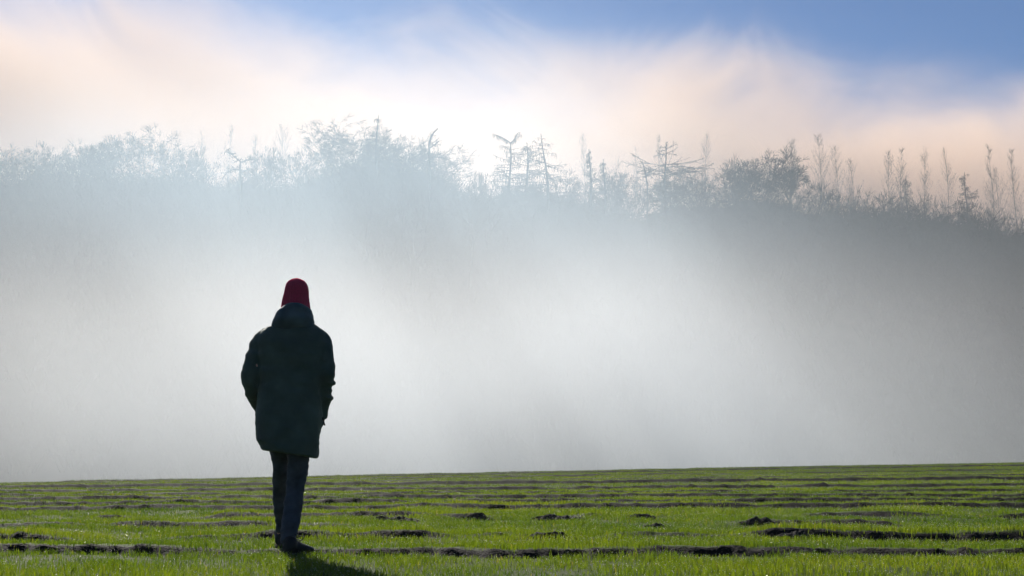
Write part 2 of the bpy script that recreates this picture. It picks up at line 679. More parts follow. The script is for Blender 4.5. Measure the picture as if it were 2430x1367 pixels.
wv.inputs["Scale"].default_value = 55
wv.inputs["Distortion"].default_value = 2.0
L.new(tc.outputs["Object"], wv.inputs["Vector"])
bp = N.new("ShaderNodeBump")
bp.inputs["Strength"].default_value = 0.5
bp.inputs["Distance"].default_value = 0.004
L.new(wv.outputs["Fac"], bp.inputs["Height"])
L.new(bp.outputs[0], b.inputs["Normal"])

Hc = P(703, 705, 0.03)              # head centre
# body: one continuous surface
B = Soup()
B.ball(Hc, (0.070, 0.088, 0.105))
B.ball(Hc + Vector((0, 0.035, -0.045)), (0.052, 0.058, 0.062))       # jaw
B.tube([Hc + Vector((0, 0.098, -0.032)), Hc + Vector((0, 0.092, -0.005)), Hc + Vector((0, 0.08, 0.02))], [0.013, 0.009, 0.006], ns=10, sub=3)   # nose
B.tube([Hc + Vector((-0.02, 0.086, -0.062)), Hc + Vector((0, 0.094, -0.061)), Hc + Vector((0.02, 0.086, -0.062))], [0.004, 0.007, 0.004], ns=8, sub=3)  # mouth
for sx in (-1, 1):
    B.ball(Hc + Vector((sx * 0.029, 0.077, 0.004)), (0.011, 0.01, 0.009), 10)
    B.ball(Hc + Vector((sx * 0.072, 0.0, -0.01)), (0.012, 0.024, 0.033), 12)
B.tube([Hc + Vector((0, -0.01, -0.06)), P(700, 770, -0.01), P(698, 800, 0)], [0.055, 0.055, 0.075], ns=20)
B.tube([P(697, 785, 0), P(695, 810, 0), P(693, 870, 0), P(690, 930, 0), P(688, 990, 0), P(688, 1040, 0)], [0.10, 0.165, 0.165, 0.145, 0.15, 0.15], ry=[0.07, 0.10, 0.11, 0.10, 0.11, 0.11])


def hand(wrist, fwd, side, up):
    fwd, side, up = fwd.normalized(), side.normalized(), up.normalized()
    B.tube([wrist, wrist + fwd * 0.04, wrist + fwd * 0.085], [0.026, 0.036, 0.036], ry=[0.02, 0.016, 0.014], ns=14, sub=3)
    for k, ln in enumerate((0.068, 0.078, 0.072, 0.056)):
        a = wrist + fwd * 0.08 + side * (k - 1.5) * 0.019
        B.tube([a, a + fwd * ln * 0.5 - up * 0.006, a + fwd * ln * 0.85 - up * 0.028], [0.009, 0.0085, 0.007], ns=8, sub=3)
    a = wrist + fwd * 0.025 - side * 0.028
    B.tube([a, a + fwd * 0.032 - side * 0.018, a + fwd * 0.06 - side * 0.014 - up * 0.01], [0.012, 0.010, 0.008], ns=8, sub=3)


lw, rw = P(608, 962, 0.15), P(764, 984, 0.10)
B.tube([P(650, 800, 0), P(622, 812, 0), P(598, 900, -0.03), lw], [0.06, 0.052, 0.040, 0.027], ns=16)
B.tube([P(745, 803, 0), P(764, 815, 0), P(772, 895, -0.03), rw], [0.06, 0.052, 0.040, 0.027], ns=16)
hand(lw, Vector((0.45, 0.6, -0.6)), Vector((-0.7, 0.6, 0)), Vector((-0.5, -0.3, -0.6)))
hand(rw, Vector((-0.35, 0.75, -0.55)), Vector((0.8, 0.5, 0)), Vector((0.6, -0.3, -0.6)))
LD = 0.55
B.tube([P(665, 1030, 0.0), P(665, 1110, 0.14), P(664, 1165, 0.30), P(664.5, 1212, 0.39), P(665, 1240, 0.45), P(663, 1283, LD - 0.04)], [0.07, 0.042, 0.036, 0.028, 0.022, 0.02], ns=16)
B.tube([P(707, 1030, 0.0), P(707, 1093, 0.03), P(702, 1155, 0.05), P(691, 1221, 0.02), P(683, 1300, 0.0)], [0.085, 0.064, 0.05, 0.045, 0.035], ns=16)
B.tube([P(662, 1296, LD - 0.05), P(664, 1298, LD + 0.06), P(666, 1299, LD + 0.17)], [0.034, 0.036, 0.024], ns=12)
B.tube([P(679, 1312, -0.03), P(695, 1313, 0.06), P(714, 1309, 0.16)], [0.032, 0.036, 0.024], ns=12)
person = B.build("person", skin_mat, None, voxel=0.0075, smooth_it=2)
person.location = ORG
tag(person, "person seen from behind walking away in dark green parka, jeans and red knitted hat", "person")

# hair under the hat rim
HS = Soup()
HS.tube([P(674, 728, 0.03), P(667, 742, 0.02), P(664, 752, 0.0)], [0.010, 0.012, 0.004], ns=10, sub=4)
HS.tube([P(731, 728, 0.03), P(737, 741, 0.02), P(742, 746, 0.01)], [0.010, 0.010, 0.003], ns=10, sub=4)
HS.ball(Hc + Vector((0, -0.03, -0.03)), (0.074, 0.066, 0.07))
HS.build("hair", hair_mat, person, voxel=0.005, smooth_it=1)

# hat
HT = Soup()
rings = []
for (py, a, b_) in [(660.3, 703, 704.5), (661.6, 697.5, 710), (664, 690.5, 717), (668, 684.5, 723), (674, 680, 727.8), (682, 677, 731), (692, 675.5, 732.5), (702, 673, 732.5), (714, 670, 733.5), (724, 668.5, 735), (731, 667, 736), (738, 667, 736.5), (745, 669, 736)]:
    c = P((a + b_) / 2, py, 0.03)
    rx = (b_ - a) / 2 * S
    ryy = min(0.112, rx * 1.18)
    rings.append([(c.x + rx * math.cos(q), c.y + ryy * math.sin(q), c.z) for q in [2 * math.pi * k / 40 for k in range(40)]])
HT.loft(rings)
hat = HT.build("hat", hat_mat, person, voxel=0.006, smooth_it=2, disp=lambda co: 0.0028 * np.sin(np.arctan2(co[:, 1] - Hc.y, co[:, 0] - Hc.x) * 34))
hat["label"] = "red ribbed knitted hat pulled down over the ears"
HB = Soup()
rings = []
for (py, g) in [(724, 0.0), (726, 0.004), (735, 0.005), (744, 0.004), (747, -0.001)]:
    a, b_ = np.interp(py, [724, 731, 738, 747], [668.5, 667.3, 667.3, 669]), np.interp(py, [724, 731, 747], [735, 735.8, 735.5])
    c = P((a + b_) / 2, py, 0.03)
    rx = (b_ - a) / 2 * S + g - 0.002
    rings.append([(c.x + rx * math.cos(q), c.y + min(0.117, rx * 1.2) * math.sin(q), c.z) for q in [2 * math.pi * k / 40 for k in range(40)]])
HB.loft(rings)
HB.build("hat_cuff", hat_mat, hat, voxel=0.006, smooth_it=1)


# coat
def wrinkle(co):
    x, z, yv = co[:, 0], co[:, 2], co[:, 1]
    a = (fbm(x * 5 + yv * 3 + 20, z * 9 + 40, 70, 3) - 0.5) * 0.026
    c = (fbm(x * 14 + yv * 10 + z * 8 + 50, z * 26 + 10, 74, 2) - 0.5) * 0.014
    return a + c


CT = Soup()
rings = []
prof = [(770, 650, 741, .085), (778, 636, 755, .10), (786, 622, 768, .115), (797, 614, 776, .13), (815, 610, 777, .145), (845, 611, 775, .155), (880, 614, 772, .155), (910, 617, 770, .155), (945, 613, 767, .16),
        (975, 609, 765, .165), (1005, 607, 762.5, .17), (1031, 607.5, 759, .172), (1048, 611, 756.5, .172), (1062, 617, 754, .17), (1075, 622, 750, .165)]
NS = 72
for i, (py, a, b_, dp) in enumerate(prof):
    c = P((a + b_) / 2, py, 0)
    rx = (b_ - a) / 2 * S
    ring = []
    for k in range(NS):
        q = 2 * math.pi * k / NS
        cx, sx = math.cos(q), math.sin(q)
        e = 2 / 2.5
        X = rx * math.copysign(abs(cx) ** e, cx)
        Yv = dp * math.copysign(abs(sx) ** e, sx)
        tilt = sstep(1000, 1075, py) * (X / rx) * 9.5 * S * 1.0
        ring.append((c.x + X, c.y + Yv, c.z - tilt))
    rings.append(ring)
CT.loft(rings)
# sleeves, creased at the elbows
lp = [P(640, 797, 0), P(624, 808, 0), P(610, 832, -0.01), P(600, 862, -0.03), P(595, 885, -0.035), P(594, 905, -0.03), P(597, 922, 0.0), P(602, 940, 0.06), P(609, 957, 0.12), P(617, 970, 0.165)]
CT.tube(lp, [.062, .066, .064, .062, .063, .060, .050, .045, .040, .036], ns=24, sub=4)
CT.ball(P(591, 900, -0.03), (.054, .056, .044))
CT.ball(P(595, 919, -0.005), (.052, .052, .020))
CT.ball(P(601, 938, 0.04), (.044, .05, .026))
rp = [P(752, 800, 0), P(763, 810, 0), P(769, 832, -0.01), P(772, 862, -0.025), P(774, 885, -0.03), P(772, 905, -0.02), P(770, 925, 0.0), P(769, 945, 0.03), P(766, 970, 0.065), P(763, 992, 0.09)]
CT.tube(rp, [.060, .062, .060, .055, .058, .050, .047, .048, .046, .038], ns=24, sub=4)
CT.ball(P(778, 889, -0.03), (.050, .055, .028))
CT.ball(P(780, 909, -0.02), (.046, .05, .018))
CT.ball(P(776, 928, 0.0), (.040, .05, .016))
CT.ball(P(775, 945, 0.02), (.043, .05, .022))
# pocket flaps low at the front
CT.ball(P(622, 985, 0.15), (.05, .03, .07))
CT.ball(P(750, 1000, 0.14), (.05, .035, .07))
coat = CT.build("coat", coat_mat, person, voxel=0.0085, smooth_it=3, disp=wrinkle)
coat["label"] = "long dark green padded parka"
# hood folded down behind the neck, standing collar
HD = Soup()
rings = []
for (py, a, b_, dp, off) in [(786, 640, 752, .10, -.015), (776, 643, 747, .118, -.03), (766, 646, 745.5, .122, -.04), (755, 650, 744, .118, -.045), (745, 655, 741, .11, -.05), (736, 663, 737, .10, -.055), (729, 672, 731, .09, -.062), (723, 681, 723, .075, -.07), (719.5, 690, 714, .05, -.075)]:
    c = P((a + b_) / 2, py, off)
    rx = (b_ - a) / 2 * S
    rings.append([(c.x + rx * math.cos(2 * math.pi * k / 48), c.y + dp * math.sin(2 * math.pi * k / 48), c.z) for k in range(48)])
HD.loft(rings[::-1])
hood = HD.build("hood", hood_mat, coat, voxel=0.007, smooth_it=2, disp=lambda co: (fbm(co[:, 0] * 9 + 9, co[:, 2] * 26 + co[:, 1] * 8, 80, 3) - 0.5) * 0.02)
hood["label"] = "hood bunched up behind the neck"
TG = Soup()
TG.tube([P(766, 990, 0.0), P(768, 999, -0.01), P(770.5, 1010, -0.01)], [.0035, .004, .0055], ns=8, sub=3)
TG.tube([P(763, 1003, 0.0), P(764, 996, 0.0), P(767, 990, 0.0)], [.003, .003, .003], ns=8, sub=3)
TG.build("drawcord", lace_mat, coat)
HT2 = Soup()
tipc = P(701, 722, -0.11)
HT2.add(([tipc + Vector((-0.012, 0, -0.006)), tipc + Vector((0.014, 0, -0.008)), tipc + Vector((-0.002, 0, 0.010)), tipc + Vector((-0.012, .012, -0.006)), tipc + Vector((0.014, .012, -0.008)), tipc + Vector((-0.002, .012, 0.010))],
         [[0, 1, 2], [5, 4, 3], [0, 3, 4, 1], [1, 4, 5, 2], [2, 5, 3, 0]]))
HT2.build("hat_label", tip_mat, hat)

# trousers
TR = Soup()
LT = [P(664, 1030, 0.0), P(663, 1065, 0.05), P(665.5, 1095, 0.11), P(665.5, 1125, 0.18), P(664, 1155, 0.28), P(664, 1185, 0.34), P(664.5, 1210, 0.38), P(666, 1228, 0.43), P(665, 1240, 0.45), P(664, 1262, 0.48)]
TR.tube(LT, [.085, .068, .055, .052, .052, .048, .043, .034, .034, .026], ns=24, sub=4)
TR.ball(P(660, 1234, 0.44), (.022, .04, .016))
RT = [P(706, 1030, 0.0), P(707.5, 1065, 0.02), P(707.5, 1095, 0.03), P(703.5, 1133, 0.05), P(701, 1160, 0.055), P(697, 1190, 0.04), P(692.5, 1221, 0.02), P(688, 1250, 0.0), P(684.5, 1272, -0.01), P(683.5, 1289, -0.01)]
TR.tube(RT, [.088, .078, .073, .067, .064, .063, .061, .058, .055, .052], ns=24, sub=4)
TR.tube([P(688, 1010, 0), P(687, 1045, 0)], [.15, .14], ry=[.12, .115])
TR.build("trousers", jean_mat, person, voxel=0.0075, smooth_it=2, disp=lambda co: (fbm(co[:, 0] * 10 + 5, co[:, 2] * 30 + co[:, 1] * 12, 84, 3) - 0.5) * 0.016 + (fbm(co[:, 0] * 4 + 5, co[:, 2] * 60, 88, 2) - 0.5) * 0.006)


def boot(heel, toe, ank, name_label):
    fw = (toe - heel)
    fw.z = 0
    ln = fw.length
    fw.normalize()
    sd = Vector((fw.y, -fw.x, 0))
    b = Soup()
    rings = []
    for (u, w, h) in [(0.0, .026, .07), (.06, .036, .085), (.2, .040, .095), (.4, .042, .088), (.6, .047, .068), (.8, .047, .052), (.94, .036, .042), (1.0, .018, .03)]:
        c = heel + fw * (ln * u)
        ring = []
        for k in range(24):
            q = 2 * math.pi * k / 24
            cs, sn = math.cos(q), math.sin(q)
            zz = 0.018 + h * 0.5 + h * 0.5 * sn
            ring.append(c + sd * (w * math.copysign(abs(cs) ** .8, cs)) + Vector((0, 0, zz)))
        rings.append(ring)
    b.loft(rings)
    b.tube([heel + fw * (ln * .22) + Vector((0, 0, 0.06)), heel + fw * (ln * .2) + Vector((0, 0, 0.10)), ank], [.043, .043, .047], ry=[.055, .05, .05], ns=24, sub=4)
    o = b.build("boot", boot_mat, person, voxel=0.006, smooth_it=2)
    o["label"] = name_label
    s = Soup()
    rings = []
    for zz, ex in ((-0.01, -.002), (0.0, .003), (0.014, .004), (0.02, .001)):
        ring = []
        for k in range(40):
            q = 2 * math.pi * k / 40
            u = 0.5 - 0.5 * math.cos(q)
            w = float(np.interp(u, [0, .03, .15, .4, .65, .85, .97, 1], [0, .022, .036, .038, .046, .043, .022, 0])) + ex
            ring.append(heel + fw * (ln * (u * 1.03 - .015)) + sd * (w * (1 if math.sin(q) >= 0 else -1)) + Vector((0, 0, zz)))
        rings.append(ring)
    s.loft(rings)
    s.build("sole", sole_mat, o, voxel=0.006, smooth_it=1)
    l = Soup()
    for k in range(4):
        c = heel + fw * (ln * (.52 - .08 * k)) + Vector((0, 0, .07 + .022 * k + .016))
        l.tube([c - sd * .026 - Vector((0, 0, .01)), c + Vector((0, 0, .006)), c + sd * .026 - Vector((0, 0, .01))], [.0028] * 3, ns=8, sub=3)
    return o, l, fw, sd, ln


gl_ = float(ground_z(np.array([PX0 - 0.09]), np.array([PY0 + LD]))[0][0]) - PZ0
hl = P(662, 1290, LD - 0.09)
hl.z = gl_
o, l, fw, sd, ln = boot(hl, hl + Vector((0.03, 0.28, 0)), P(663, 1258, LD - 0.05), "boot of the leg striding ahead")
l.build("lace", lace_mat, o)
hr = P(676, 1318, -0.08)
hr.z = 0.0
o, l, fw, sd, ln = boot(hr, hr + Vector((0.155, 0.20, 0)), P(683, 1285, -0.01), "boot of the trailing leg turned outward with a loose lace")
c = hr + fw * (ln * .36) + Vector((0, 0, .12))
l.tube([c, c + sd * .03 + Vector((0, 0, .012)), c + sd * .062 + Vector((0, 0, .018)), c + sd * .075 + Vector((0, 0, .002)), c + sd * .05 + Vector((0, 0, -.012)), c + sd * .015 + Vector((0, 0, -.004))], [.003] * 6, ns=8, sub=4)
l.build("lace", lace_mat, o)

# ------------------------------------------------------------------ trees
bark_mat = principled("dark_wet_bark", (0.055, 0.048, 0.042), 0.95, 0.35, 3)
twig_mat = principled("bare_twigs", (0.06, 0.05, 0.043), 0.95, 0.3, 3)
larch_mat = principled("larch_twigs", (0.075, 0.05, 0.036), 0.95, 0.3, 3)


class Segs:
    def __init__(self):
        self.s = []

    def add(self, a, b, r0, r1):
        self.s.append((a[0], a[1], a[2], b[0], b[1], b[2], r0, r1))

    def build(self, name, mat, parent, ns=4):
        if not self.s:
            return None
        A = np.array(self.s, float)
        p0, p1, r0, r1 = A[:, :3], A[:, 3:6], A[:, 6], A[:, 7]
        d = p1 - p0
        d /= np.maximum(np.linalg.norm(d, axis=1, keepdims=True), 1e-6)
        ref = np.where(np.abs(d[:, 2:3]) > 0.9, np.array([[1.0, 0, 0]]), np.array([[0, 0, 1.0]]))
        a = np.cross(ref, d)
        a /= np.linalg.norm(a, axis=1, keepdims=True)
        b = np.cross(d, a)
        n = len(A)
        V = np.empty((n, 2 * ns, 3))
        for k in range(ns):
            q = 2 * math.pi * k / ns
            o = a * math.cos(q) + b * math.sin(q)
            V[:, k] = p0 + o * r0[:, None]
            V[:, ns + k] = p1 + o * r1[:, None]
        base = (np.arange(n) * 2 * ns)[:, None]
        F = []
        for k in range(ns):
            k2 = (k + 1) % ns
            F.append(base + np.array([[k, k2, ns + k2, ns + k]]))
        return mesh_np(name, V.reshape(-1, 3), F, mat, parent, smooth=True)


def rot_about(d, ax, ang):
    return (Matrix.Rotation(ang, 3, ax) @ d)


def perp(d, r):
    v = Vector((r.uniform(-1, 1), r.uniform(-1, 1), r.uniform(-1, 1)))
    v = v - d * v.dot(d)
    return v.normalized() if v.length > 1e-3 else Vector((1, 0, 0))


def limb(T, W, p, d, L, r, lev, rr, maxlev, up, spread, tw, dens):
    """one branch in two or three bends, then its children; thick wood in T, twigs in W"""
    n = 3 if lev < 3 else 2
    q = p
    side = []
    for k in range(n):
        d = (d + perp(d, rr) * 0.22 + Vector((0, 0, up * (0.5 if lev else 0.15)))).normalized()
        e = q + d * (L / n)
        ra, rb = r * (1 - 0.35 * k / n), r * (1 - 0.35 * (k + 1) / n)
        (T if lev <= 2 else W).add(q, e, max(ra, tw), max(rb, tw))
        q = e
        side.append((q.copy(), d.copy()))
    if lev >= maxlev:
        return
    nch = rr.choice((2, 3, 3)) if lev < maxlev - 1 else int(dens)
    for k in range(nch):
        ax = perp(d, rr)
        dd = rot_about(d, ax, rr.uniform(0.25, 0.75) * spread)
        limb(T, W, q, dd, L * rr.uniform(0.62, 0.88), r * 0.62, lev + 1, rr, maxlev, up, spread, tw, dens)
    if lev >= 1:
        for (pp, pd) in side[:-1]:
            if rr.random() < 0.75:
                dd = rot_about(pd, perp(pd, rr), rr.uniform(0.5, 1.0) * spread)
                limb(T, W, pp, dd, L * rr.uniform(0.4, 0.65), r * 0.4, max(lev + 1, maxlev - 2), rr, maxlev, up, spread, tw, dens)


def fit(Tl, Wl, H, half_w):
    """scale the grown tree to the wanted height and half width, base stays at origin"""
    A = np.array([s for S_ in (Tl, Wl) for s in S_.s])
    zmax = np.percentile(A[:, 5], 99.88)
    wmax = np.percentile(np.abs(A[:, 3:5]), 97)
    sz, sw = H / zmax, half_w / wmax
    for S_ in (Tl, Wl):
        S_.s = [(s[0] * sw, s[1] * sw, s[2] * sz, s[3] * sw, s[4] * sw, s[5] * sz, s[6], s[7]) for s in S_.s]


def place_tree(px, py, Y, name, label, cat, group):
    top = at(px, py, Y)
    gz_ = float(base_z(top.x, Y)) - 0.15
    o = bpy.data.objects.new(name, None)
    C.objects.link(o)
    o.location = (top.x, Y, gz_)
    o.empty_display_size = 0.5
    tag(o, label, cat, group)
    return o, top.z - gz_


def broadleaf(px, py, wpx, Y, seed, label, name="bare_tree", stems=1, group="bare trees along the ridge", spread=1.25, up=0.05, maxlev=5, tw=0.013, dens=6, r0=0.2):
    maxlev = 6 if stems == 1 else max(5, maxlev) if stems <= 3 else maxlev + (1 if name != 'bush' else 0)
    o, H = place_tree(px, py, Y, name, label, "tree" if name != "bush" else "bush", group)
    half = wpx * 1.45 * Y / FPX / 2
    rr = random.Random(seed)
    T, W = Segs(), Segs()
    for s in range(stems):
        d = Vector((rr.uniform(-.35, .35), rr.uniform(-.35, .35), 1)).normalized() if stems > 1 else Vector((0.03, 0, 1)).normalized()
        limb(T, W, Vector((rr.uniform(-.2, .2) * (stems > 1), 0, 0)), d, 3.2 if stems == 1 else 2.4, r0 / math.sqrt(stems), 0, rr, maxlev, up, spread, tw, dens)
    fit(T, W, H, half)
    T.build("trunk", bark_mat, o, 6)
    W.build("crown", twig_mat, o, 3)
    return o


def larch(px, py, wpx, Y, seed, label, lean=0.0, fork=False, flat=False, bare_to=0.25, step=0.55, droop=0.25, name="larch_tree", group="ragged larches along the ridge", hang=1.0, top_tuft=False):
    o, H = place_tree(px, py, Y, name, label, "tree", group)
    half = wpx * 1.55 * Y / FPX / 2
    rr = random.Random(seed)
    T, W = Segs(), Segs()
    basex = -lean * H

    def axis(z):
        return Vector((basex * (1 - z / H) + 0.12 * math.sin(z * 0.7 + seed), 0, z))
    n = 24
    ztop = H if not fork else H - 1.15
    for k in range(n):
        z0, z1 = ztop * k / n, ztop * (k + 1) / n
        T.add(axis(z0), axis(z1), 0.24 * (1 - z0 / H) + 0.035, 0.24 * (1 - z1 / H) + 0.035)

    def bough(p, d, L, r, lev=0):
        q = p
        m = max(3, int(L / 0.35))
        for k in range(m):
            t_ = k / m
            bend = -droop * (1 - 2.2 * t_) * 0.35
            d = (d + Vector((rr.uniform(-.12, .12), rr.uniform(-.12, .12), bend + rr.uniform(-.1, .1)))).normalized()
            e = q + d * (L / m)
            rad = max(0.022, r * (1 - 0.7 * t_))
            (T if lev == 0 and L > 1.6 else W).add(q, e, rad, max(0.02, rad * 0.85))
            q = e
            for h in range(2 if lev == 0 else 1):
                if rr.random() < 0.8 * hang:          # hanging spray
                    ln = rr.uniform(0.12, 0.5) * (0.5 if flat else 1)
                    f = q + Vector((rr.uniform(-.12, .12), rr.uniform(-.12, .12), -ln))
                    W.add(q, f, 0.018, 0.013)
                    if rr.random() < .6:
                        W.add(q + (f - q) * .5, q + (f - q) * .5 + Vector((rr.uniform(-.15, .15), rr.uniform(-.15, .15), rr.uniform(-.12, .05))), .016, .012)
            if lev == 0 and rr.random() < 0.35 and L > 1:
                bough(q, (d + Vector((rr.uniform(-.8, .8), rr.uniform(-.8, .8), rr.uniform(-.2, .3)))).normalized(), L * (1 - t_) * 0.5 + 0.2, 0.03, 1)

    z = H * bare_to
    while z < ztop * 0.97:
        t_ = z / H
        for k in range(rr.choice((2, 3, 3, 4))):
            a = rr.uniform(0, 2 * math.pi)
            env = (1 - t_) ** 0.8 * (1 - bare_to) ** -0.8
            if flat:
                env = 0.16 if t_ > 0.86 else (1.0 if 0.68 < t_ < 0.83 else 0.75 * env)
                if 0.83 <= t_ <= 0.87:
                    continue
            L = half * (0.12 + env) * rr.uniform(0.45, 1.1)
            bough(axis(z), Vector((math.cos(a), math.sin(a) * 0.8, rr.uniform(-0.15, 0.5))).normalized(), max(L, 0.3), 0.055 * (1 - t_) + 0.022)
        z += step * 0.62 * rr.uniform(0.5, 1.4)
    if fork:
        for sx, ln, hz in ((-1, 1.25, 1.0), (1, 1.0, 1.0)):
            p = axis(ztop)
            q = p
            for k in range(6):
                d = Vector((sx * (0.75 - 0.06 * k), 0.1, 0.55 + 0.14 * k * (1 if sx > 0 else -0.5)))
                d.normalize()
                e = q + d * 0.25 * ln
                T.add(q, e, 0.07 - .007 * k, 0.063 - .007 * k)
                q = e
                bough(q, Vector((sx * .7, rr.uniform(-.7, .7), .2)).normalized(), rr.uniform(.25, .5), .025)
                bough(q, Vector((-sx * .3, rr.uniform(-.7, .7), -.2)).normalized(), rr.uniform(.25, .5), .022)
    T.build("trunk", bark_mat, o, 5)
    W.build("crown", larch_mat, o, 3)
    return o


def slender(px, py, wpx, Y, seed, label, bare_to=0.3, name="slender_tree", group="faint slender trees behind the ridge"):
    o, H = place_tree(px, py, Y, name, label, "tree", group)
    half = wpx * 1.5 * Y / FPX / 2
    rr = random.Random(seed)
    T, W = Segs(), Segs()
    n = 16
    ax = lambda z: Vector((0.25 * math.sin(z * 0.35 + seed) * z / H, 0, z))
    for k in range(n):
        z0, z1 = H * k / n, H * (k + 1) / n
        T.add(ax(z0), ax(z1), 0.08 * (1 - k / n) + .01, 0.08 * (1 - (k + 1) / n) + .01)
    nb = int(H * 5)
    for k in range(nb):
        t_ = bare_to + (1 - bare_to) * rr.random() ** 1.5 * 0.97
        a = rr.uniform(0, 6.283)
        env = math.sin(math.pi * (0.2 + 0.78 * (t_ - bare_to) / (1 - bare_to))) - 0.12
        L = min(half * 1.9 * (0.25 + env) * rr.uniform(0.5, 1), (1 - t_) * H * 0.9 + 0.2)
        d = Vector((math.cos(a) * .7, math.sin(a) * .7, 1)).normalized()
        q = ax(t_ * H)
        m = 4
        for j in range(m):
            d = (d + Vector((rr.uniform(-.15, .15), rr.uniform(-.15, .15), .12))).normalized()
            e = q + d * L / m
            if e.z > H * 1.01:
                break
            W.add(q, e, .013, .010)
            for h in range(2):
                W.add(e, e + Vector((rr.uniform(-.4, .4), rr.uniform(-.4, .4), rr.uniform(.1, .6))) * 0.8, .010, .008)
            q = e
    T.build("trunk", bark_mat, o, 5)
    W.build("crown", twig_mat, o, 3)
    return o


YR = 160
# bare broadleaved trees on the ridge, left to right
broadleaf(45, 352, 120, 158, 1, "low spiky bare tree at the far left edge of the wood", stems=4, maxlev=4, up=.2)
broadleaf(120, 348, 120, 160, 2, "small upright bare tree beside the far left edge of the wood", stems=4, maxlev=4, up=.2)
broadleaf(185, 334, 120, 157, 3, "darkest spiky thicket tree left of the broad domed crown", stems=5, maxlev=4, up=.22)
broadleaf(245, 352, 100, 159, 4, "low bare tree tucked against the left side of the broad domed crown", stems=4, maxlev=4, up=.2)
broadleaf(330, 302, 180, 163, 5, "broad domed bare tree standing alone at the left of the wood", spread=1.3, stems=4)
broadleaf(415, 345, 110, 160, 6, "bare tree sloping down from the right of the broad domed crown", stems=2)
broadleaf(470, 352, 90, 162, 7, "flat-topped bare tree left of the broken two-armed tree", stems=2, maxlev=4, spread=1.3)
broadleaf(640, 352, 110, 158, 8, "bushy bare tree right of the broken two-armed tree", stems=3)
broadleaf(705, 352, 120, 159, 9, "low rounded bare tree under the big central dome's left shoulder", stems=3)
broadleaf(780, 330, 120, 157, 10, "fan-shaped bare tree on the left shoulder of the big central dome", stems=2)
broadleaf(850, 302, 190, 160, 11, "largest domed bare tree in the wood's centre left of the thin larch spire", spread=1.3, stems=4)
broadleaf(940, 320, 130, 161, 12, "bare tree just right of the thin larch spire", stems=2)
broadleaf(985, 315, 130, 158, 13, "open bare tree left of the leaning broken trunk", stems=2, up=.16)
broadleaf(1045, 345, 130, 160, 14, "wide bare tree with twigs spilling down the right edge of the central dome", spread=1.3, stems=3)
broadleaf(1118, 408, 110, 140, 15, "small spreading bare tree with clear forked branches standing in front in the mist", spread=1.0, maxlev=4, tw=.014, group="bare trees standing in the mist below the ridge")
broadleaf(1160, 415, 70, 146, 16, "thin bare tree beside the forked-top larch in the mist", maxlev=4, stems=1, group="bare trees standing in the mist below the ridge")
broadleaf(1345, 405, 110, 158, 17, "low bare tree right of the leaning larch", stems=3, maxlev=4, spread=1.2)
broadleaf(1435, 402, 130, 159, 18, "low tangled bare tree between the two small larch tips", stems=4, maxlev=4, spread=1.25)
broadleaf(1490, 425, 90, 158, 19, "lowest bare tree in the dip left of the flat-branched larch", stems=3, maxlev=4)
broadleaf(1590, 400, 130, 157, 20, "bushy bare tree under the flat-branched larch", stems=4, maxlev=5, spread=1.15)
broadleaf(1655, 400, 100, 160, 21, "low bare tree between the flat-branched larch and the dense round crown", stems=3, maxlev=4)
broadleaf(1785, 358, 190, 158, 22, "dense round-crowned bare tree standing alone right of centre", spread=1.3, stems=5)
broadleaf(1865, 385, 70, 160, 23, "small bare tree with wispy arms at the right of the dense round crown", stems=2, maxlev=4)
broadleaf(1735, 380, 100, 159, 24, "bare tree forming the left shoulder of the dense round crown", stems=2, dens=4)
broadleaf(880, 400, 110, 143, 25, "dim many-stemmed bare tree half lost in mist below the central dome", stems=3, maxlev=4, group="bare trees standing in the mist below the ridge")
broadleaf(980, 425, 90, 141, 26, "dim leaning bare tree half lost in mist below the broken trunk", stems=2, maxlev=4, group="bare trees standing in the mist below the ridge")
broadleaf(1270, 420, 120, 148, 27, "dim bushy bare tree in mist under the leaning larch", stems=3, maxlev=4, group="bare trees standing in the mist below the ridge")
# bushes along the right-hand ridge
bx = [(1930, 432, 110), (1995, 440, 110), (2065, 448, 110), (2130, 455, 110), (2200, 455, 120), (2265, 470, 110), (2330, 480, 110), (2395, 485, 120)]
bl = ["dark bush at the top of the slope right of the dense round crown", "dark low bush under the tallest slender tree on the right", "dark bush on the falling ridge below a pale gap",
      "dark bush with crooked twigs below the left slender pair on the right", "dark flat bush below the middle slender trees on the right", "dark bush left of the faint conifer's foot",
      "dark bush right of the faint conifer's foot", "dark bush in the far right corner of the ridge"]
for i, ((a, b_, w), lb) in enumerate(zip(bx, bl)):
    broadleaf(a, b_, w, 152 + (i % 3), 60 + i, lb, name="bush", stems=6, maxlev=4, tw=.014, dens=5, group="dark bushes along the right of the ridge")
# larches and broken trees
larch(897, 272, 60, 156, 31, "thin larch spire rising highest above the central dome", lean=0.01, bare_to=.45, step=.7)
larch(1210, 315, 95, 154, 32, "larch with a forked V-shaped top", fork=True, step=.45)
larch(1250, 338, 80, 155, 33, "shorter larch crowded against the forked-top larch", step=.42)
larch(1286, 317, 110, 154, 34, "leaning larch with wide upturned branches right of the forked top", lean=-0.09, step=.8, droop=.5)
larch(1400, 354, 40, 156, 35, "small pointed larch tip left of the shorter tip", step=.45)
larch(1434, 378, 45, 157, 36, "shorter stubby larch tip right of the pointed tip", step=.4)
larch(1578, 338, 140, 153, 37, "larch with flat wide branches and a tufted bare leader", flat=True, step=.5, hang=.6)
larch(2290, 408, 70, 185, 38, "faint conical conifer among the slender trees on the right", name="conifer_tree", step=.35, group="faint conifers behind the ridge")
larch(2150, 415, 60, 190, 39, "very faint small conifer between the slender trees on the right", name="conifer_tree", step=.4, group="faint conifers behind the ridge")


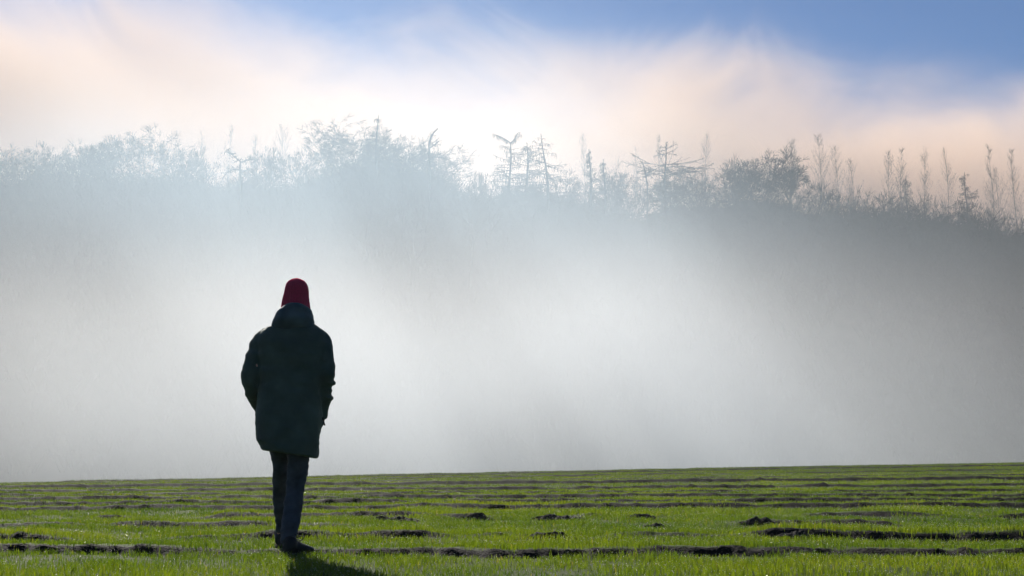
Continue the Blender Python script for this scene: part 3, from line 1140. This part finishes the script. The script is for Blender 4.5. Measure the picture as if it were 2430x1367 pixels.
def broken_tree(pts, boughs, Y, label, seed, r=0.16):
    px, py = pts[-1]
    x0 = at(pts[0][0], pts[0][1], Y).x
    gz_ = float(base_z(x0, Y)) - 0.15
    o = bpy.data.objects.new("broken_tree", None)
    C.objects.link(o)
    o.location = (x0, Y, gz_)
    tag(o, label, "tree", "broken trees along the ridge")
    rr = random.Random(seed)
    T, W = Segs(), Segs()
    org = Vector((x0, Y, gz_))
    ch = [Vector((0, 0, 0))] + [at(a, b_, Y) - org for a, b_ in pts]
    for k in range(len(ch) - 1):
        T.add(ch[k], ch[k + 1], r * (1 - .75 * k / len(ch)), r * (1 - .75 * (k + 1) / len(ch)))
    for bough in boughs:
        q = [at(a, b_, Y) - org + Vector((0, rr.uniform(-.3, .3), 0)) for a, b_ in bough]
        for k in range(len(q) - 1):
            T.add(q[k], q[k + 1], .075 - .012 * k, .065 - .012 * k)
            for j in range(9):
                c = q[k].lerp(q[k + 1], rr.random())
                d = Vector((rr.uniform(-1, 1), rr.uniform(-1, 1), rr.uniform(-.6, .8))).normalized()
                e = c + d * rr.uniform(.2, .7)
                W.add(c, e, .03, .022)
                for h in range(2):
                    W.add(e, e + Vector((rr.uniform(-.3, .3), rr.uniform(-.3, .3), rr.uniform(-.3, .3))), .024, .018)
    T.build("trunk", bark_mat, o, 6)
    W.build("crown", twig_mat, o, 3)
    return o


broken_tree([(572, 460), (570, 400), (571, 382)], [[(571, 384), (556, 372), (545, 362), (532, 360)], [(571, 384), (585, 379), (600, 377), (612, 380)], [(570, 405), (555, 402), (540, 410), (528, 425)], [(570, 410), (590, 402), (602, 412)]], 150,
            "broken two-armed tree standing in the mist in a gap of the ridge", 41, .2)
broken_tree([(1021, 470), (1019, 380), (1018, 345), (1022, 326), (1030, 314), (1039, 305)], [[(1019, 345), (1024, 328), (1029, 318)], [(1019, 350), (1032, 342), (1042, 336)], [(1020, 372), (1045, 372), (1062, 378)]], 153,
            "leaning broken trunk with a bent tip right of the thin larch spire", 42, .17)
broken_tree([(1536, 440), (1531, 405), (1524, 385)], [[(1534, 420), (1538, 410), (1545, 402)]], 151, "bare leaning pole left of the flat-branched larch", 43, .11)

# faint slender trees beyond
sl = [(482, 312, 22, "very faint slender tree left of the broken two-armed tree"), (548, 298, 26, "faint slender tree directly above the broken two-armed tree"), (603, 316, 18, "very faint thin tree just right of the broken two-armed tree's arms"),
      (668, 298, 44, "faint slender double-topped tree left of the central dome"), (1385, 318, 26, "very faint slender tree behind the small pointed larch tip"), (1512, 346, 30, "very faint slender tree in the dip left of the flat-branched larch"),
      (1566, 322, 22, "very faint slender tree close behind the tufted larch leader"), (1674, 316, 30, "tall faint slender tree between the flat-branched larch and the dense round crown"), (1875, 330, 42, "faint wide slender tree just right of the dense round crown"),
      (1943, 322, 42, "tallest faint slender tree on the right half of the ridge"), (1985, 348, 40, "faint slender tree right of the tallest slender one"), (2022, 380, 40, "shorter faint slender tree at the edge of the pale gap"),
      (2108, 362, 36, "leftmost faint slender tree beyond the pale gap"), (2137, 354, 30, "straight faint slender tree second beyond the pale gap"), (2189, 345, 32, "middle faint slender tree with a clear straight stem"),
      (2243, 352, 34, "faint slender tree standing left of the faint conical conifer"), (2349, 346, 34, "faint slender tree standing right of the faint conical conifer"), (2366, 400, 50, "short wide faint tree right of the faint conical conifer"), (2403, 354, 34, "last faint slender tree at the right edge")]
for i, (a, b_, w, lb) in enumerate(sl):
    slender(a, b_, w, 190 + (i * 7) % 18, 100 + i, lb)

# undergrowth filling the wooded slope
U = Segs()
rr = random.Random(9)
nb = 3600
for k in range(nb):
    yy = rr.uniform(118, 170) if k % 5 < 2 else rr.uniform(146, 170)
    xx = rr.uniform(-1, 1) * (yy * 0.39 + 4)
    right = 1 if xx > 18 else 0
    z0 = float(base_z(xx, yy)) - 0.2
    hh = (1.8 + 5.0 * float(fbm(xx / 5.0, yy / 5.0, 90, 2)) + rr.uniform(0, 1.2)) * (1 if yy > 135 else 0.7)
    for j in range(26):
        a = rr.uniform(0, 6.283)
        d = Vector((math.cos(a) * .55, math.sin(a) * .55, 1)).normalized()
        p = Vector((xx + rr.uniform(-1.2, 1.2), yy + rr.uniform(-1.2, 1.2), z0))
        L = hh * rr.uniform(.5, 1)
        m = p + d * L * .55
        e = m + (d + Vector((rr.uniform(-.5, .5), rr.uniform(-.5, .5), .1))).normalized() * L * .45
        U.add(p, m, .035, .026)
        U.add(m, e, .026, .014)
        for h in range(3):
            c = m.lerp(e, rr.random())
            U.add(c, c + Vector((rr.uniform(-.7, .7), rr.uniform(-.7, .7), rr.uniform(0, .8))), .018, .013)
ug = U.build("undergrowth", twig_mat, None, 3)
tag(ug, "tangled bare undergrowth covering the misty wooded slope", "undergrowth", kind="stuff")


# ------------------------------------------------------------------ fog, cloud, haze
class NT:
    def __init__(self, name):
        self.m, self.t = new_mat(name)
        self.N, self.L = self.t.nodes, self.t.links
        self.out = self.N.new("ShaderNodeOutputMaterial")
        self.tc = self.N.new("ShaderNodeTexCoord").outputs["Object"]
        sx = self.N.new("ShaderNodeSeparateXYZ")
        self.L.new(self.tc, sx.inputs[0])
        self.x, self.y, self.z = sx.outputs

    def _in(self, sock, v):
        if isinstance(v, (int, float)):
            sock.default_value = v
        else:
            self.L.new(v, sock)

    def op(self, o, a, b=0.0, c=0.0, clamp=False):
        n = self.N.new("ShaderNodeMath")
        n.operation = o
        n.use_clamp = clamp
        self._in(n.inputs[0], a)
        self._in(n.inputs[1], b)
        self._in(n.inputs[2], c)
        return n.outputs[0]

    def add(self, a, b):
        return self.op('ADD', a, b)

    def sub(self, a, b):
        return self.op('SUBTRACT', a, b)

    def mul(self, a, b):
        return self.op('MULTIPLY', a, b)

    def ss(self, v, a, b, lo=0.0, hi=1.0):
        n = self.N.new("ShaderNodeMapRange")
        n.interpolation_type = 'SMOOTHSTEP'
        self._in(n.inputs[0], v)
        for i, q in enumerate((a, b, lo, hi)):
            self._in(n.inputs[1 + i], q)
        return n.outputs[0]

    def curve(self, v, pts):
        """smooth piecewise profile: pts [(pos, value)]"""
        x0, x1 = pts[0][0], pts[-1][0]
        ys_ = [p[1] for p in pts]
        lo, hi = min(ys_), max(ys_)
        f = self.op('DIVIDE', self.sub(v, x0), x1 - x0, clamp=True)
        cr = self.N.new("ShaderNodeValToRGB")
        cr.color_ramp.interpolation = 'B_SPLINE'
        el = cr.color_ramp.elements
        while len(el) < len(pts):
            el.new(0.5)
        for e, (a, b) in zip(el, pts):
            e.position = (a - x0) / (x1 - x0)
        for e, (a, b) in zip(el, pts):
            g = (b - lo) / max(hi - lo, 1e-6)
            e.color = (g, g, g, 1)
        self.L.new(f, cr.inputs[0])
        return self.add(self.mul(cr.outputs[0], hi - lo), lo)

    def noise(self, sx, sy, sz, detail=3, off=0.0, rough=0.5, dist=0.0, tilt=0.0):
        mp = self.N.new("ShaderNodeMapping")
        mp.inputs["Scale"].default_value = (sx, sy, sz)
        mp.inputs["Location"].default_value = (off, off * .7, off * .3)
        src = self.tc
        if tilt:
            cb = self.N.new("ShaderNodeCombineXYZ")
            self._in(cb.inputs[0], self.add(self.x, self.mul(self.z, tilt)))
            self._in(cb.inputs[1], self.y)
            self._in(cb.inputs[2], self.z)
            src = cb.outputs[0]
        self.L.new(src, mp.inputs[0])
        n = self.N.new("ShaderNodeTexNoise")
        n.inputs["Scale"].default_value = 1
        n.inputs["Detail"].default_value = detail
        n.inputs["Roughness"].default_value = rough
        n.inputs["Distortion"].default_value = dist
        self.L.new(mp.outputs[0], n.inputs["Vector"])
        return n.outputs["Fac"]

    def mix(self, f, a, b, f2=None, c=None):
        n = self.N.new("ShaderNodeMix")
        n.data_type = 'RGBA'
        self._in(n.inputs[0], f)
        n.inputs[6].default_value = (*a, 1)
        n.inputs[7].default_value = (*b, 1)
        if c is None:
            return n.outputs[2]
        m = self.N.new("ShaderNodeMix")
        m.data_type = 'RGBA'
        self._in(m.inputs[0], f2)
        self.L.new(n.outputs[2], m.inputs[6])
        m.inputs[7].default_value = (*c, 1)
        return m.outputs[2]

    def volume(self, dens, col, g):
        v = self.N.new("ShaderNodeVolumePrincipled")
        if isinstance(col, tuple):
            v.inputs["Color"].default_value = (*col, 1)
        else:
            self.L.new(col, v.inputs["Color"])
        v.inputs["Anisotropy"].default_value = g
        v.inputs["Density Attribute"].default_value = ""
        self._in(v.inputs["Density"], dens)
        self.L.new(v.outputs[0], self.out.inputs["Volume"])
        return self.m


def box(name, x0, x1, y0, y1, z0, z1, mat):
    V = [(x, y, z) for z in (z0, z1) for y in (y0, y1) for x in (x0, x1)]
    F = np.array([[0, 2, 3, 1], [4, 5, 7, 6], [0, 1, 5, 4], [2, 6, 7, 3], [0, 4, 6, 2], [1, 3, 7, 5]])
    return mesh_np(name, V, [F], mat)


# low fog lying in the hollow: a dense low bank behind the crest, thinner mist above it among the trees
n = NT("fog_droplets")
n1 = n.noise(.022, .02, .03, 1, 3.0)
n2 = n.noise(.035, .03, .05, 2, 11.0)
shear = n.add(n.x, n.mul(n.sub(n.z, 9), .75))  # slants the density to imitate a light shaft with dark wedges beside it
side = n.curve(shear, [(-75, .16), (-44, .18), (-34, .24), (-25, .6), (-15, .95), (-6, 1.0), (9, 1.0), (19, .68), (31, .24), (60, .10)])
n5 = n.noise(.05, .03, .02, 1, 31.0, .5, 0.0, .75)  # slanted streaks, imitating faint light shafts by density
lump = n.mul(n.add(.35, n.mul(n2, 1.3)), n.ss(n5, .3, .7, .78, 1.22))
topz = n.add(n.curve(n.x, [(-60, 6), (-20, 7.5), (0, 7.5), (15, 7.5), (30, 7), (50, 6)]), n.mul(n.sub(n1, .5), 9))
low = n.mul(n.ss(n.sub(topz, n.z), -9.0, 8.0), n.add(n.mul(n.ss(n.y, 75, 81), n.ss(n.y, 102, 85)), n.mul(n.ss(n.y, 52, 77), .10)))
topm = n.add(n.curve(n.x, [(-75, 34), (-25, 34), (0, 34), (20, 31), (40, 27), (80, 21)]), n.mul(n.sub(n1, .5), 14))
over = n.sub(topm, n.z)
mist = n.mul(n.mul(n.ss(over, -7.0, 15.0), n.ss(n.y, 77, 95)), n.curve(n.x, [(-70, .0075), (-30, .007), (-12, .0072), (8, .0072), (25, .0058), (60, .0042)]))
back = n.mul(n.ss(n.y, 168, 186), n.mul(n.ss(over, -24.0, 2.0), .016))
dens = n.mul(lump, n.add(n.add(n.mul(side, n.mul(low, .055)), n.mul(mist, n.add(.4, n.mul(side, .6)))), back))
fogm = n.volume(dens, n.mix(n.ss(n.z, 10, 24), (0.92, 0.968, 1.0), (0.68, 0.86, 1.0), n.ss(n.y, 166, 182), (1.0, 0.90, 0.82)), 0.49)  # colour carries light: skylit blue up high, warm sunlit tint behind the ridge
fogm.cycles.volume_step_rate = 1.0
fog = box("fog_bank", -110, 110, 52, 213, -16, 66, fogm)
tag(fog, "thick white fog bank lying in the hollow between field and wood", "fog", kind="stuff")

# bright cloud streaming over the wood
n = NT("cloud_droplets")
n1 = n.noise(.012, .008, .02, 1, 5.0, .5, 0)
n3 = n.noise(.04, .02, .055, 5, 9.0, .62, .7)
topz = n.add(n.curve(n.x, [(-150, 91), (-90, 90), (-55, 86), (-32, 79), (0, 75), (34, 71), (55, 67), (87, 67), (150, 60)]), n.add(n.mul(n.sub(n1, .5), 24), n.mul(n.sub(n3, .5), 28)))
vert = n.ss(n.sub(topz, n.z), -2.0, 7.0)
n2 = n.noise(.007, .008, .045, 2, 21.0, .5, 0)
n6 = n.noise(.02, .008, .012, 2, 15.0, .5, 0, 1.6)
lump = n.mul(n.ss(n2, .3, .7, .55, 1.45), n.ss(n6, .3, .7, .6, 1.4))
front = n.ss(n.y, 216, 240)
across = n.curve(n.x, [(-150, .9), (-60, .9), (0, 1.0), (60, 1.35), (110, 1.5)])
cm = n.volume(n.mul(n.mul(n.mul(vert, lump), n.mul(front, across)), 0.044), (1.0, 0.855, 0.72), 0.12)  # peach is warm sunlight put into the droplet colour
cm.cycles.volume_step_rate = 0.5
cloud = box("cloud", -190, 190, 216, 380, -10, 140, cm)
tag(cloud, "peach white cloud bank streaming above the wood, thinning to blue sky on the right", "cloud", kind="stuff")

# even thin haze in the air around the camera, the field and the wood
n = NT("haze_air")
hz = box("haze", -160, 160, -42, 214.5, -18, 68, n.volume(0.00022, (0.93, 0.97, 1.0), 0.4))
tag(hz, "thin pale morning haze in the air over the field and wood", "haze", kind="stuff")
